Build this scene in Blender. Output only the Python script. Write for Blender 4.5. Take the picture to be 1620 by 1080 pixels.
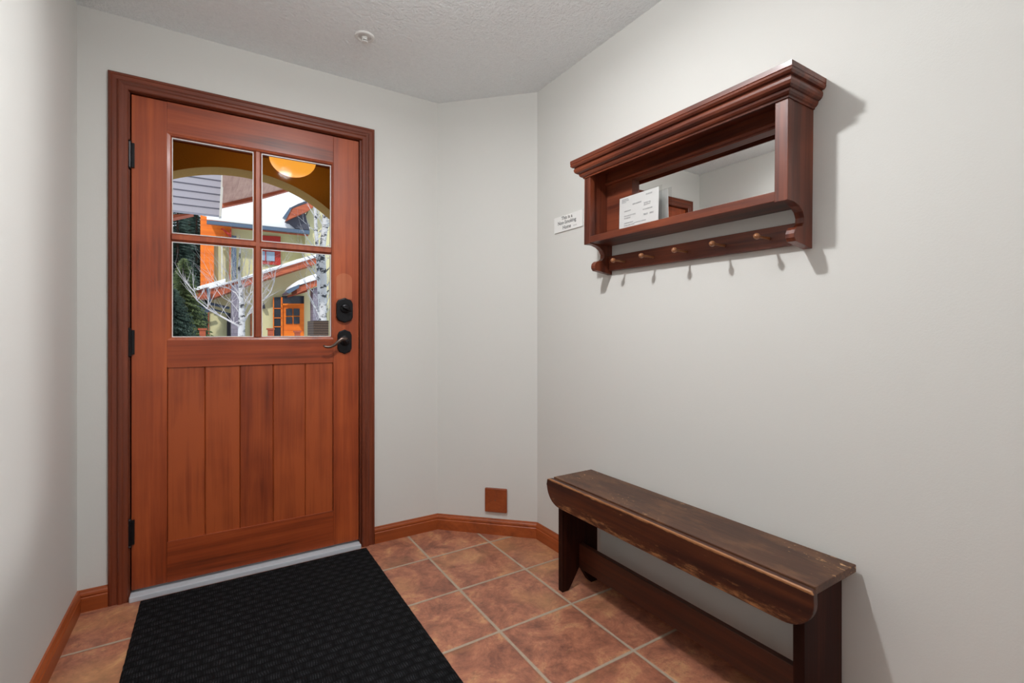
import bpy, bmesh, math, random
from mathutils import Vector, Matrix, noise
random.seed(7)
C = bpy.context.scene.collection
for o in list(bpy.data.objects): bpy.data.objects.remove(o)
PI = math.pi

# ------------------------------------------------------------ camera
F = 756.88; TH = 0.56064; VH = 526.28; CAMZ = 1.10
cd = bpy.data.cameras.new('camera'); cam = bpy.data.objects.new('camera', cd); C.objects.link(cam)
cd.sensor_width = 36; cd.lens = 36*F/1620; cd.shift_y = -(540-VH)/1620; cd.clip_start = .02; cd.clip_end = 300
cam.location = (0, 0, CAMZ); cam.rotation_euler = (PI/2, 0, -TH)
bpy.context.scene.camera = cam
vs = bpy.context.scene.view_settings
vs.view_transform = 'Standard'; vs.look = 'None'; vs.gamma = 1; vs.exposure = 0.0; vs.use_curve_mapping = False

# ------------------------------------------------------------ world and lights
w = bpy.data.worlds.new('world'); bpy.context.scene.world = w; w.use_nodes = True
wn = w.node_tree; bg = wn.nodes['Background']
bg.inputs[0].default_value = (.80, .90, 1.0, 1); bg.inputs[1].default_value = 1.0

def light(name, kind, loc, energy, color=(1,1,1), rot=(0,0,0), **k):
    d = bpy.data.lights.new(name, kind); d.energy = energy; d.color = color
    for a, b in k.items(): setattr(d, a, b)
    o = bpy.data.objects.new(name, d); C.objects.link(o); o.location = loc; o.rotation_euler = rot
    return o
light('sun', 'SUN', (0,-5,20), 2.2, (1,.95,.88), (math.radians(52), 0, math.radians(-28)), angle=math.radians(2))
light('entry_ceiling_light', 'POINT', (.47, 1.11, 2.30), 13, (.985,.99,1), shadow_soft_size=.045)
light('entry_ceiling_downlight', 'AREA', (.47, 1.11, 2.295), 17, (.985,.99,1), shape='DISK', size=.09)
light('added_overhead_fill', 'AREA', (1.6, -1.35, 2.36), 9, (.97,.985,1), size=1.3)  # unseen overhead fill, added to lift the general brightness; no fixture modelled
light('added_ceiling_fill', 'AREA', (.5, -.9, 1.75), 18, (.985,.985,1), (PI, 0, 0), size=.5)  # upward fill added out of view to brighten the ceiling
light('added_rear_fill', 'AREA', (.55, -2.9, 1.35), 4, (.93,.97,1), (PI/2, 0, 0), shape='RECTANGLE', size=1.9, size_y=1.6)  # added frontal fill behind the camera; the back wall has no window
hl = light('added_wall_patch_spot', 'SPOT', (2.62, -1.60, 1.45), 290, (.97,.985,1), shadow_soft_size=.07, spot_size=math.radians(27), spot_blend=.35)  # unseen spot added, cone shaped to throw the bright patch on the left wall
hl.rotation_euler = (Vector((-.448, 1.25, 1.37))-hl.location).to_track_quat('-Z', 'Y').to_euler()
light('porch_light', 'POINT', (.449, 3.4, 2.262), 3.5, (1,.55,.18), shadow_soft_size=.03)

# ------------------------------------------------------------ node helpers
def srgb(r, g, b):
    f = lambda c: (c/255/12.92) if c/255 <= .04045 else ((c/255+.055)/1.055)**2.4
    return (f(r), f(g), f(b), 1)
class N:
    def __init__(s, name, rough=.5, spec=.5, metal=0, coat=0):
        s.m = bpy.data.materials.new(name); s.m.use_nodes = True
        s.t = s.m.node_tree; s.b = s.t.nodes['Principled BSDF']
        s.b.inputs['Roughness'].default_value = rough; s.b.inputs['Metallic'].default_value = metal
        s.b.inputs['Specular IOR Level'].default_value = spec
        s.b.inputs['Coat Weight'].default_value = coat; s.b.inputs['Coat Roughness'].default_value = .15
        s.tc = s.t.nodes.new('ShaderNodeTexCoord'); s.P = s.tc.outputs['Object']
    def new(s, t, **k):
        n = s.t.nodes.new(t)
        for a, b in k.items(): setattr(n, a, b)
        return n
    def set(s, n, i, v):
        if v is None: return
        if isinstance(v, bpy.types.NodeSocket): s.t.links.new(v, n.inputs[i])
        else: n.inputs[i].default_value = v
    def math(s, op, a, b=None, c=None, clamp=False):
        n = s.new('ShaderNodeMath', operation=op, use_clamp=clamp)
        s.set(n, 0, a); s.set(n, 1, b); s.set(n, 2, c); return n.outputs[0]
    def vmath(s, op, a, b=None):
        n = s.new('ShaderNodeVectorMath', operation=op); s.set(n, 0, a); s.set(n, 1, b); return n.outputs[0]
    def mapping(s, scale=(1,1,1), loc=(0,0,0), v=None):
        n = s.new('ShaderNodeMapping'); s.set(n, 'Vector', v or s.P); s.set(n, 'Scale', scale); s.set(n, 'Location', loc); return n.outputs[0]
    def noise(s, v=None, scale=5, detail=3, rough=.5, dist=0, out=0):
        n = s.new('ShaderNodeTexNoise'); s.set(n, 'Vector', v or s.P); s.set(n, 'Scale', scale); s.set(n, 'Detail', detail)
        s.set(n, 'Roughness', rough); s.set(n, 'Distortion', dist); return n.outputs[out]
    def ramp(s, f, stops):
        n = s.new('ShaderNodeValToRGB'); s.set(n, 0, f); e = n.color_ramp.elements
        while len(e) < len(stops): e.new(.5)
        for x, (p, c) in zip(e, stops): x.position = p; x.color = c
        return n.outputs[0]
    def mix(s, f, a, b, bt='MIX'):
        n = s.new('ShaderNodeMix', data_type='RGBA', blend_type=bt); s.set(n, 0, f); s.set(n, 6, a); s.set(n, 7, b); return n.outputs[2]
    def sep(s, v=None):
        n = s.new('ShaderNodeSeparateXYZ'); s.set(n, 0, v or s.P); return n.outputs
    def comb(s, x, y, z=0):
        n = s.new('ShaderNodeCombineXYZ'); s.set(n, 0, x); s.set(n, 1, y); s.set(n, 2, z); return n.outputs[0]
    def col(s, c): s.set(s.b, 'Base Color', c)
    def bump(s, h, st=.3, d=.01, nrm=None):
        n = s.new('ShaderNodeBump'); s.set(n, 'Height', h); s.set(n, 'Strength', st); s.set(n, 'Distance', d)
        if nrm: s.set(n, 'Normal', nrm)
        s.set(s.b, 'Normal', n.outputs[0]); return n.outputs[0]
def plain(name, c, rough=.5, metal=0, **k):
    n = N(name, rough, metal=metal, **k)
    f = n.noise(scale=40, detail=2)
    n.col(n.mix(n.math('MULTIPLY', f, .18), c, tuple(x*.75 for x in c[:3])+(1,)))
    return n.m
def wood(name, dark, mid, light_, axis='z', rough=.4, coat=.1, grain=1.0, plank=None, wear=None, blot=.5, spec=.5):
    n = N(name, rough, spec=spec, coat=coat)
    P = n.P
    if plank:                                   # tone changes from board to board
        ax, pos, amt = plank
        x = n.sep(P)[ax]
        idx = None
        for p in pos:
            g = n.math('GREATER_THAN', x, p); idx = g if idx is None else n.math('ADD', idx, g)
        wnz = n.new('ShaderNodeTexWhiteNoise', noise_dimensions='1D'); n.set(wnz, 'W', n.math('ADD', idx, 3.3)); pl = wnz.outputs[0]
        P = n.vmath('ADD', P, n.comb(n.math('MULTIPLY', pl, 7), n.math('MULTIPLY', pl, 3), n.math('MULTIPLY', pl, 5)))
    st = {'x': (1.2, 22, 22), 'y': (22, 1.2, 22), 'z': (22, 22, 1.2)}[axis]
    st = tuple(a*grain for a in st)
    g1 = n.noise(n.mapping(st, v=P), scale=1.0, detail=5, rough=.6, dist=.6)
    st2 = tuple(a*5 if a > 5 else a*2 for a in st)
    g2 = n.noise(n.mapping(st2, v=P), scale=1.0, detail=3)
    bl = n.noise(P, scale=4, detail=2)
    f = n.math('ADD', n.math('MULTIPLY', g1, .6), n.math('ADD', n.math('MULTIPLY', g2, .2), n.math('MULTIPLY', bl, blot*.4)))
    if plank: f = n.math('ADD', f, n.math('MULTIPLY', n.math('SUBTRACT', pl, .5), plank[2]))
    c = n.ramp(f, [(.30, dark), (.5, mid), (.72, light_)])
    if wear: c = wear(n, c)
    n.col(c); n.bump(g2, .08, .002)
    return n.m

# wall paint
def paint(name, c, bs=.12, sc=260, dist=.002):
    n = N(name, .75, spec=.25)
    f = n.noise(scale=.9, detail=2)
    n.col(n.mix(f, c, tuple(x*.965 for x in c[:3])+(1,)))
    n.bump(n.noise(scale=sc, detail=2), bs, dist); return n.m
M = {}
M['wall'] = paint('wall_paint', (.70, .697, .665, 1))
def ceil_mat():
    n = N('textured_ceiling', .9, spec=.1)
    a = n.noise(scale=90, detail=3, rough=.6); b = n.noise(scale=42, detail=2)
    h = n.math('ADD', n.math('MULTIPLY', a, .7), n.math('MULTIPLY', b, .5))
    n.col(n.mix(n.ramp(h, [(.4, (0,0,0,1)), (.75, (1,1,1,1))]), (.88,.915,.925,1), (.93,.965,.975,1)))
    n.bump(h, .95, .012); return n.m
M['ceiling'] = ceil_mat()
def tile_mat(tx, ty, t):
    n = N('terracotta_tiles', .38, spec=.4)
    n.P = n.new('ShaderNodeNewGeometry').outputs['Position']
    s = n.sep()
    wob = n.math('MULTIPLY', n.math('SUBTRACT', n.noise(scale=9, detail=2), .5), .012)
    u = n.math('DIVIDE', n.math('SUBTRACT', s[0], tx), t); v = n.math('DIVIDE', n.math('SUBTRACT', s[1], ty), t)
    iu = n.math('FLOOR', u); iv = n.math('FLOOR', v)
    def edge(a):
        fr = n.math('FRACT', a); return n.math('MINIMUM', fr, n.math('SUBTRACT', 1, fr))
    ed = n.math('ADD', n.math('MINIMUM', edge(u), edge(v)), wob)
    grout = n.ramp(ed, [(.0135, (1,1,1,1)), (.020, (0,0,0,1))])
    wz = n.new('ShaderNodeTexWhiteNoise', noise_dimensions='2D'); n.set(wz, 'Vector', n.comb(iu, iv)); rnd = wz.outputs[0]; rc = wz.outputs[1]
    Q = n.vmath('ADD', n.P, n.vmath('MULTIPLY', rc, (9, 9, 9)))
    a = n.noise(Q, scale=9, detail=7, rough=.72, dist=.5); b = n.noise(Q, scale=34, detail=6, rough=.78)
    c_ = n.noise(Q, scale=3.2, detail=2)
    c = n.ramp(a, [(.32, srgb(116,76,62)), (.45, srgb(160,104,82)), (.54, srgb(184,122,94)), (.68, srgb(214,164,118))])
    c = n.mix(n.ramp(b, [(.5, (0,0,0,1)), (.72, (.75,.75,.75,1))]), c, srgb(112,78,66))
    c = n.mix(n.ramp(b, [(.25, (.5,.5,.5,1)), (.42, (0,0,0,1))]), c, srgb(205,160,120))
    c = n.mix(n.ramp(c_, [(.54, (0,0,0,1)), (.72, (.45,.45,.45,1))]), c, srgb(208,160,106))
    c = n.mix(n.math('MULTIPLY', rnd, .22), c, srgb(140,74,58))
    gc = n.mix(n.noise(scale=60, detail=2), srgb(160,143,124), srgb(184,168,148))
    n.col(n.mix(grout, c, gc))
    h = n.math('ADD', n.math('MULTIPLY', n.ramp(ed, [(.012, (0,0,0,1)), (.034, (1,1,1,1))]), 1.0), n.math('MULTIPLY', b, .18))
    n.bump(h, .5, .004)
    n.set(n.b, 'Roughness', n.math('ADD', n.math('MULTIPLY', grout, .45), n.math('ADD', .32, n.math('MULTIPLY', b, .15))))
    return n.m
M['tiles'] = tile_mat(1.2376, 2.1921, .3375)
D, MI, L = srgb(80,30,12), srgb(146,62,26), srgb(180,86,40)
M['door_v'] = wood('door_wood_upright', D, MI, L, 'z', blot=.8)
M['door_h'] = wood('door_wood_level', D, MI, L, 'x')
M['door_panel'] = wood('door_wood_boards', srgb(70,26,12), srgb(130,54,24), srgb(168,80,38), 'z', blot=1.1, plank=(0, [-.206,-.071,.066,.207], .16))
M['casing_v'] = wood('casing_wood_upright', srgb(86,36,18), srgb(118,54,30), srgb(142,72,44), 'z', blot=.2)
M['casing_h'] = wood('casing_wood_level', srgb(86,36,18), srgb(118,54,30), srgb(142,72,44), 'x', blot=.2)
M['base'] = wood('baseboard_wood', srgb(120,54,20), srgb(164,80,34), srgb(190,102,50), 'x', blot=.2, grain=.6)
M['base_y'] = wood('baseboard_wood_side', srgb(120,54,20), srgb(164,80,34), srgb(190,102,50), 'y', blot=.2, grain=.6)
M['plate'] = wood('plate_wood', srgb(112,50,20), srgb(142,66,28), srgb(164,84,40), 'x')
sd, sm, sl = srgb(32,11,7), srgb(76,31,18), srgb(130,64,38)
M['shelf_y'] = wood('shelf_wood_level', sd, sm, sl, 'y', rough=.42, coat=.06, blot=1.0)
M['shelf_z'] = wood('shelf_wood_upright', sd, sm, sl, 'z', rough=.42, coat=.06, blot=1.0)
M['peg'] = plain('turned_peg_wood', srgb(150,100,66), .28)
def wear_top(n, c):
    s = n.sep()
    a = n.noise(n.mapping((14, 5, 14)), scale=1.6, detail=7, rough=.72)
    b = n.noise(scale=2.4, detail=2)
    f = n.math('ADD', n.math('MULTIPLY', a, .75), n.math('MULTIPLY', b, .3))
    c = n.mix(n.ramp(f, [(.48, (0,0,0,1)), (.64, (.55,.55,.55,1))]), c, srgb(126,86,56))
    d = n.noise(n.mapping((60, 25, 60)), scale=1.3, detail=4, rough=.7)
    return n.mix(n.ramp(n.math('MULTIPLY', d, n.math('ADD', b, .55)), [(.66, (0,0,0,1)), (.72, (.8,.8,.8,1))]), c, srgb(205,160,110))
def wear_apron(n, c):
    s = n.sep()
    a = n.noise(n.mapping((30, 9, 40)), scale=1.5, detail=7, rough=.75)
    z = s[2]                                     # worn along the top and the bottom edge
    e1 = n.math('MULTIPLY', n.math('SUBTRACT', 1, n.math('DIVIDE', n.math('ABSOLUTE', n.math('SUBTRACT', z, .471)), .008), clamp=True), n.math('MULTIPLY', n.math('LESS_THAN', s[0], -.1265), .42))
    e2 = n.math('MULTIPLY', n.math('SUBTRACT', 1, n.math('DIVIDE', n.math('ABSOLUTE', n.math('SUBTRACT', z, .368)), .045), clamp=True), .20)
    f = n.math('ADD', a, n.math('ADD', e1, e2))
    return n.mix(n.ramp(f, [(.62, (0,0,0,1)), (.80, (.8,.8,.8,1))]), c, srgb(176,122,78))
bd, bm_, bl_ = srgb(26,9,5), srgb(58,24,12), srgb(96,48,22)
M['bench_top'] = wood('worn_bench_top', srgb(40,20,12), srgb(72,42,26), srgb(98,62,40), 'y', rough=.5, coat=.05, wear=wear_top)
M['bench_apron'] = wood('worn_bench_apron', bd, bm_, bl_, 'y', rough=.42, coat=.1, wear=wear_apron)
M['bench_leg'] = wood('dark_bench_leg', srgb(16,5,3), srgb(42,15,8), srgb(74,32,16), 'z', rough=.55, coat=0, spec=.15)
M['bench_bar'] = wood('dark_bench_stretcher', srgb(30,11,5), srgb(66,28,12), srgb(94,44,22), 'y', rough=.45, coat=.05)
M['black'] = plain('blackened_bronze', (.012,.012,.014,1), .38, metal=.6)
M['bronze'] = plain('worn_bronze_lever', (.16,.12,.10,1), .32, metal=.9)
M['alu'] = plain('aluminium_threshold', (.58,.62,.67,1), .5, metal=0)
M['white'] = plain('white_plastic', (.78,.78,.76,1), .35)
M['card'] = plain('white_card', (.86,.86,.84,1), .35)
M['ink'] = plain('grey_print', (.16,.16,.16,1), .6)
M['inklight'] = plain('pale_grey_print', (.42,.42,.42,1), .6)
M['ghost'] = wood('unfaded_door_wood', srgb(150,74,40), srgb(176,94,56), srgb(190,110,70), 'z', rough=.45, coat=.1)
mm = N('mirror_silver', 0.0, metal=1); mm.col((.93,.94,.93,1)); M['mirror'] = mm.m
def glass_mat(name, tint=(1,1,1,1), rough=.04):
    m = bpy.data.materials.new(name); m.use_nodes = True; t = m.node_tree; t.nodes.clear()
    o = t.nodes.new('ShaderNodeOutputMaterial'); mx = t.nodes.new('ShaderNodeMixShader')
    tr = t.nodes.new('ShaderNodeBsdfTransparent'); tr.inputs[0].default_value = tint
    gl = t.nodes.new('ShaderNodeBsdfGlossy'); gl.inputs['Roughness'].default_value = .02
    lw = t.nodes.new('ShaderNodeLayerWeight'); lw.inputs[0].default_value = .5
    pw = t.nodes.new('ShaderNodeMath'); pw.operation = 'POWER'; pw.inputs[1].default_value = 5; t.links.new(lw.outputs['Facing'], pw.inputs[0])
    ma = t.nodes.new('ShaderNodeMath'); ma.operation = 'MULTIPLY_ADD'; ma.inputs[1].default_value = .5; ma.inputs[2].default_value = .0006; t.links.new(pw.outputs[0], ma.inputs[0])
    gl.inputs['Roughness'].default_value = rough
    t.links.new(ma.outputs[0], mx.inputs[0]); t.links.new(tr.outputs[0], mx.inputs[1]); t.links.new(gl.outputs[0], mx.inputs[2]); t.links.new(mx.outputs[0], o.inputs[0])
    return m
M['glass'] = glass_mat('window_glass'); M['acrylic'] = glass_mat('clear_laminate', (.93,.93,.93,1))
def mat_mat():
    n = N('black_basketweave_mat', .95, spec=.12)
    s = n.sep()
    w1 = n.math('MULTIPLY', n.math('SUBTRACT', n.noise(scale=11, detail=3), .5), .022)
    x = n.math('ADD', s[0], w1); y = n.math('ADD', s[1], w1)
    bx, by = .056, .034
    iy = n.math('FLOOR', n.math('DIVIDE', y, by))
    x2 = n.math('ADD', x, n.math('MULTIPLY', n.math('FLOORED_MODULO', iy, 2), bx*.5))
    fx = n.math('FRACT', n.math('DIVIDE', x2, bx)); fy = n.math('FRACT', n.math('DIVIDE', y, by))
    pil = n.math('POWER', n.math('MULTIPLY', n.math('SINE', n.math('MULTIPLY', fx, PI)), n.math('SINE', n.math('MULTIPLY', fy, PI))), .35)
    rib = n.math('ADD', .5, n.math('MULTIPLY', n.math('SINE', n.math('MULTIPLY', x, 2*PI/.0075)), .5))
    f = n.noise(scale=300, detail=3, rough=.7)
    h = n.math('MULTIPLY', pil, n.math('ADD', .55, n.math('MULTIPLY', rib, .45)))
    g = n.math('ADD', n.math('MULTIPLY', h, n.math('MULTIPLY', f, .9)), n.math('MULTIPLY', n.noise(scale=5, detail=3), .08))
    n.col(n.ramp(g, [(.08, (.0035,.0035,.004,1)), (.35, (.010,.0105,.012,1)), (.58, (.045,.047,.052,1)), (.72, (.11,.115,.125,1))]))
    n.bump(n.math('ADD', h, n.math('MULTIPLY', f, .5)), 1.0, .006); return n.m
M['mat'] = mat_mat()
# outdoors
M['stucco'] = paint('ochre_stucco', (.48,.28,.05,1), .4, 60, .01)
M['arch_edge'] = M['stucco']
M['porch_ceiling'] = wood('porch_ceiling_wood', srgb(110,60,20), srgb(160,90,36), srgb(190,120,60), 'x', rough=.5, coat=0)
M['snow'] = plain('snow', (.86,.88,.92,1), .7)
M['green'] = paint('olive_stucco', (.64,.61,.36,1), .3, 30, .02)
M['fascia'] = wood('orange_fascia_boards', srgb(128,56,32), srgb(168,82,52), srgb(196,110,72), 'x', rough=.6, coat=0, grain=.3)
M['siding_o'] = wood('orange_cedar_siding', srgb(190,84,8), srgb(226,112,14), srgb(240,136,30), 'x', rough=.6, coat=0, grain=.3)
M['gutter'] = plain('slate_blue_gutter', srgb(78,96,118), .4)
M['downpipe'] = plain('pale_downpipe', srgb(205,205,200), .5)
M['dark'] = plain('dark_opening', srgb(44,44,52), .3)
M['roofdark'] = plain('dark_shingles', srgb(70,72,84), .8)
M['redframe'] = plain('red_window_frame', srgb(176,44,34), .5)
M['pane'] = plain('reflecting_pane', srgb(150,175,205), .15)
M['pane_dark'] = plain('dark_pane', srgb(40,44,54), .15)
M['siding_g'] = plain('grey_lap_siding', srgb(158,156,168), .6)
M['soffit'] = wood('soffit_boards', srgb(150,110,98), srgb(184,146,132), srgb(204,170,152), 'y', rough=.6, coat=0, plank=(0, [-.4,-.1,.2,.5,.8,1.1], .1))
M['hinge'] = M['black']
def stone():
    n = N('grey_ledgestone', .85)
    b = n.new('ShaderNodeTexBrick'); n.set(b, 'Vector', n.mapping((1,1,1), v=n.comb(n.sep()[0], n.sep()[2])))
    n.set(b, 'Color1', srgb(110,104,120)); n.set(b, 'Color2', srgb(146,138,150)); n.set(b, 'Mortar', srgb(88,84,96)); n.set(b, 'Scale', 3.0)
    n.set(b, 'Brick Width', .9); n.set(b, 'Row Height', .4)
    n.col(n.mix(n.noise(scale=12, detail=4), b.outputs[0], srgb(120,116,130))); return n.m
M['stone'] = stone()
def bark(name, base, dark_, lo, hi):
    n = N(name, .8)
    f = n.noise(n.mapping((9,9,16)), scale=1, detail=5, rough=.7)
    n.col(n.mix(n.ramp(f, [(lo, (0,0,0,1)), (hi, (1,1,1,1))]), base, dark_)); return n.m
M['birch'] = bark('aspen_bark', srgb(206,208,212), srgb(56,58,66), .52, .60)
M['twig'] = bark('pale_twigs', srgb(206,204,208), srgb(150,146,150), .5, .7)
def needles(name, a, b, c):
    n = N(name, .8)
    f = n.noise(scale=2.5, detail=4, rough=.7)
    n.col(n.ramp(f, [(.35, a), (.55, b), (.72, c)])); return n.m
M['needle'] = needles('conifer_needles', srgb(34,48,46), srgb(70,92,80), srgb(128,146,142))
M['needle2'] = needles('young_conifer_needles', srgb(60,76,48), srgb(108,124,80), srgb(160,160,120))
M['trunk'] = plain('conifer_bark', srgb(84,62,52), .9)
def emis(name, c, st):
    n = N(name, .4); n.set(n.b, 'Emission Color', c); n.set(n.b, 'Emission Strength', st); n.col(c); return n.m
M['lampglass'] = emis('amber_lamp_glass', (1,.42,.05,1), .85)
M['brownbox'] = None
nb = N('dark_wicker', .8); wv = nb.new('ShaderNodeTexWave', wave_type='BANDS', bands_direction='Z'); nb.set(wv, 'Vector', nb.P); nb.set(wv, 'Scale', 9)
nb.col(nb.mix(wv.outputs[1], srgb(52,42,38), srgb(88,72,62))); M['brownbox'] = nb.m

# ------------------------------------------------------------ mesh helpers
def top_origin(p):
    while p.parent: p = p.parent
    return p
def obj(name, bm, mat, parent=None, org=None, bevel=0, smooth=False, seg=2):
    bmesh.ops.recalc_face_normals(bm, faces=bm.faces[:])
    me = bpy.data.meshes.new(name)
    if parent is not None: o0 = Vector(top_origin(parent)['_org'])
    elif org is not None: o0 = Vector(org)
    else:
        xs = [v.co for v in bm.verts]
        o0 = Vector(((min(v.x for v in xs)+max(v.x for v in xs))/2, (min(v.y for v in xs)+max(v.y for v in xs))/2, min(v.z for v in xs)))
    for v in bm.verts: v.co -= o0
    bm.to_mesh(me); bm.free()
    for m in (mat if isinstance(mat, (list, tuple)) else [mat]): me.materials.append(m)
    if smooth:
        for p in me.polygons: p.use_smooth = True
    o = bpy.data.objects.new(name, me); C.objects.link(o)
    if parent is not None: o.parent = parent
    else: o.location = o0; o['_org'] = tuple(o0)
    if bevel:
        b = o.modifiers.new('bevel', 'BEVEL'); b.width = bevel; b.segments = seg; b.limit_method = 'ANGLE'; b.angle_limit = math.radians(35)
    return o
def thing(name, org, label=None, cat=None, group=None, kind=None):
    o = bpy.data.objects.new(name, None); C.objects.link(o); o.location = org; o['_org'] = tuple(org); o.empty_display_size = .05
    return tag(o, label, cat, group, kind)
def tag(o, label=None, cat=None, group=None, kind=None):
    if label: o['label'] = label
    if cat: o['category'] = cat
    if group: o['group'] = group
    if kind: o['kind'] = kind
    return o
def box(bm, x0, x1, y0, y1, z0, z1):
    vs_ = [bm.verts.new(p) for p in [(x0,y0,z0),(x1,y0,z0),(x1,y1,z0),(x0,y1,z0),(x0,y0,z1),(x1,y0,z1),(x1,y1,z1),(x0,y1,z1)]]
    for f in [(0,3,2,1),(4,5,6,7),(0,1,5,4),(1,2,6,5),(2,3,7,6),(3,0,4,7)]: bm.faces.new([vs_[i] for i in f])
def bx(*a):
    bm = bmesh.new(); box(bm, *a); return bm
def prism(bm, A, B):
    a = [bm.verts.new(p) for p in A]; b = [bm.verts.new(p) for p in B]; n = len(a)
    bm.faces.new(a); bm.faces.new(b[::-1])
    for i in range(n): bm.faces.new([a[i], b[i], b[(i+1)%n], a[(i+1)%n]])
def pxz(pts, y0, y1, bm=None):
    bm = bm or bmesh.new(); prism(bm, [(x,y0,z) for x,z in pts], [(x,y1,z) for x,z in pts]); return bm
def pyz(pts, x0, x1, bm=None):
    bm = bm or bmesh.new(); prism(bm, [(x0,y,z) for y,z in pts], [(x1,y,z) for y,z in pts]); return bm
def pxy(pts, z0, z1, bm=None):
    bm = bm or bmesh.new(); prism(bm, [(x,y,z0) for x,y in pts], [(x,y,z1) for x,y in pts]); return bm
def frames(pts):
    pts = [Vector(p) for p in pts]; T = []
    for i in range(len(pts)):
        t = (pts[min(i+1, len(pts)-1)]-pts[max(i-1, 0)]); T.append(t.normalized())
    up = Vector((0,0,1)) if abs(T[0].z) < .9 else Vector((1,0,0))
    out = []
    for p, t in zip(pts, T):
        a = t.cross(up)
        if a.length < 1e-4: a = Vector((1,0,0))
        a.normalize(); b = a.cross(t).normalized(); up = b; out.append((p, a, b))
    return out
def tube(bm, pts, rad, seg=8, sx=1, sy=1):
    rings = []
    if not isinstance(rad, (list, tuple)): rad = [rad]*len(pts)
    for (p, a, b), r in zip(frames(pts), rad):
        rings.append([bm.verts.new(p+a*math.cos(2*PI*k/seg)*r*sx+b*math.sin(2*PI*k/seg)*r*sy) for k in range(seg)])
    for r0, r1 in zip(rings, rings[1:]):
        for k in range(seg): bm.faces.new([r0[k], r0[(k+1)%seg], r1[(k+1)%seg], r1[k]])
    bm.faces.new(rings[0][::-1]); bm.faces.new(rings[-1])
def lathe(bm, prof, cen, axis=(0,0,1), seg=24):
    ax = Vector(axis).normalized(); a = ax.orthogonal().normalized(); b = ax.cross(a); rings = []
    for r, h in prof:
        r = max(r, 1e-5)
        rings.append([bm.verts.new(Vector(cen)+ax*h+a*math.cos(2*PI*k/seg)*r+b*math.sin(2*PI*k/seg)*r) for k in range(seg)])
    for r0, r1 in zip(rings, rings[1:]):
        for k in range(seg): bm.faces.new([r0[k], r0[(k+1)%seg], r1[(k+1)%seg], r1[k]])
    bm.faces.new(rings[0][::-1]); bm.faces.new(rings[-1])
def arc(cx, cy, r, a0, a1, n=10, ry=None):
    ry = ry or r
    return [(cx+r*math.cos(math.radians(a0+(a1-a0)*i/n)), cy+ry*math.sin(math.radians(a0+(a1-a0)*i/n))) for i in range(n+1)]
def text_mesh(txt, size, cen, right, up, mat, name, parent, spread=1.0, depth=.0004):
    cu = bpy.data.curves.new('lettering', 'FONT'); cu.body = txt; cu.size = size; cu.align_x = 'CENTER'; cu.align_y = 'CENTER'; cu.extrude = depth; cu.offset = size*.012
    t = bpy.data.objects.new('lettering', cu); C.objects.link(t)
    bpy.context.view_layer.update()
    me = bpy.data.meshes.new_from_object(t.evaluated_get(bpy.context.evaluated_depsgraph_get()))
    bm = bmesh.new(); bm.from_mesh(me)
    R, U = Vector(right), Vector(up); Nn = R.cross(U)
    for v in bm.verts: v.co = Vector(cen)+R*v.co.x*spread+U*v.co.y+Nn*v.co.z
    bpy.data.objects.remove(t); bpy.data.curves.remove(cu); bpy.data.meshes.remove(me)
    return obj(name, bm, mat, parent)

# pixel direction of the photograph -> a point of the real place at depth y
def at(u, v, y):
    r = (u-810)/F; up = (VH-v)/F
    X = r*math.cos(TH)+math.sin(TH); Y = -r*math.sin(TH)+math.cos(TH)
    return Vector((X*y/Y, y, CAMZ+up*y/Y))
def outline(pts, y): return [(p.x, p.z) for p in (at(u, v, y) for u, v in pts)]

# ------------------------------------------------------------ room shell
XL, XR, YD, ZC = -.448, 1.480, 2.503, 2.391
A1 = (1.0767, YD); A2 = (XR, 2.1014)
S = 'structure'
tag(obj('floor', bx(-.6, 4.2, -3.0, 2.62, -.12, 0), M['tiles']), 'terracotta ceramic tile floor with pale grout', 'floor', kind=S)
tag(obj('ceiling', bx(-.6, 4.2, -3.0, 2.62, ZC, ZC+.15), M['ceiling']), 'grey white textured ceiling', 'ceiling', kind=S)
tag(obj('wall_left', bx(XL-.15, XL, -3.0, YD+.15, 0, ZC), M['wall']), 'off-white wall on the left beside the door', 'wall', kind=S)
dx0, dx1, dz1 = -.289, .650, 2.094
tag(obj('wall_front', pxz([(XL,0),(XL,ZC),(A1[0]+.05,ZC),(A1[0]+.05,0),(dx1+.02,0),(dx1+.02,dz1+.02),(dx0-.02,dz1+.02),(dx0-.02,0)], YD, YD+.15), M['wall']), 'off-white wall around the wooden entrance door', 'wall', kind=S)
tag(obj('wall_corner', pxy([A1, A2, (A2[0]+.12,A2[1]+.10), (A1[0]+.12,A1[1]+.14)], 0, ZC), M['wall']), 'narrow off-white wall set at an angle across the corner', 'wall', kind=S)
RE = -.25
tag(obj('wall_right', bx(XR, XR+.15, RE, A2[1]+.12, 0, ZC), M['wall']), 'off-white wall on the right behind the shelf and bench', 'wall', kind=S)
tag(obj('wall_hall', bx(XR+.15, 4.2, RE, RE+.15, 0, ZC), M['wall']), 'off-white wall of the hall behind the camera', 'wall', kind=S)
tag(obj('wall_back', bx(-.6, 4.2, -3.15, -3.0, 0, ZC), M['wall']), 'off-white back wall of the hall', 'wall', kind=S)
tag(obj('wall_far', bx(4.2, 4.35, -3.15, RE+.15, 0, ZC), M['wall']), 'off-white end wall of the hall', 'wall', kind=S)

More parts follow.
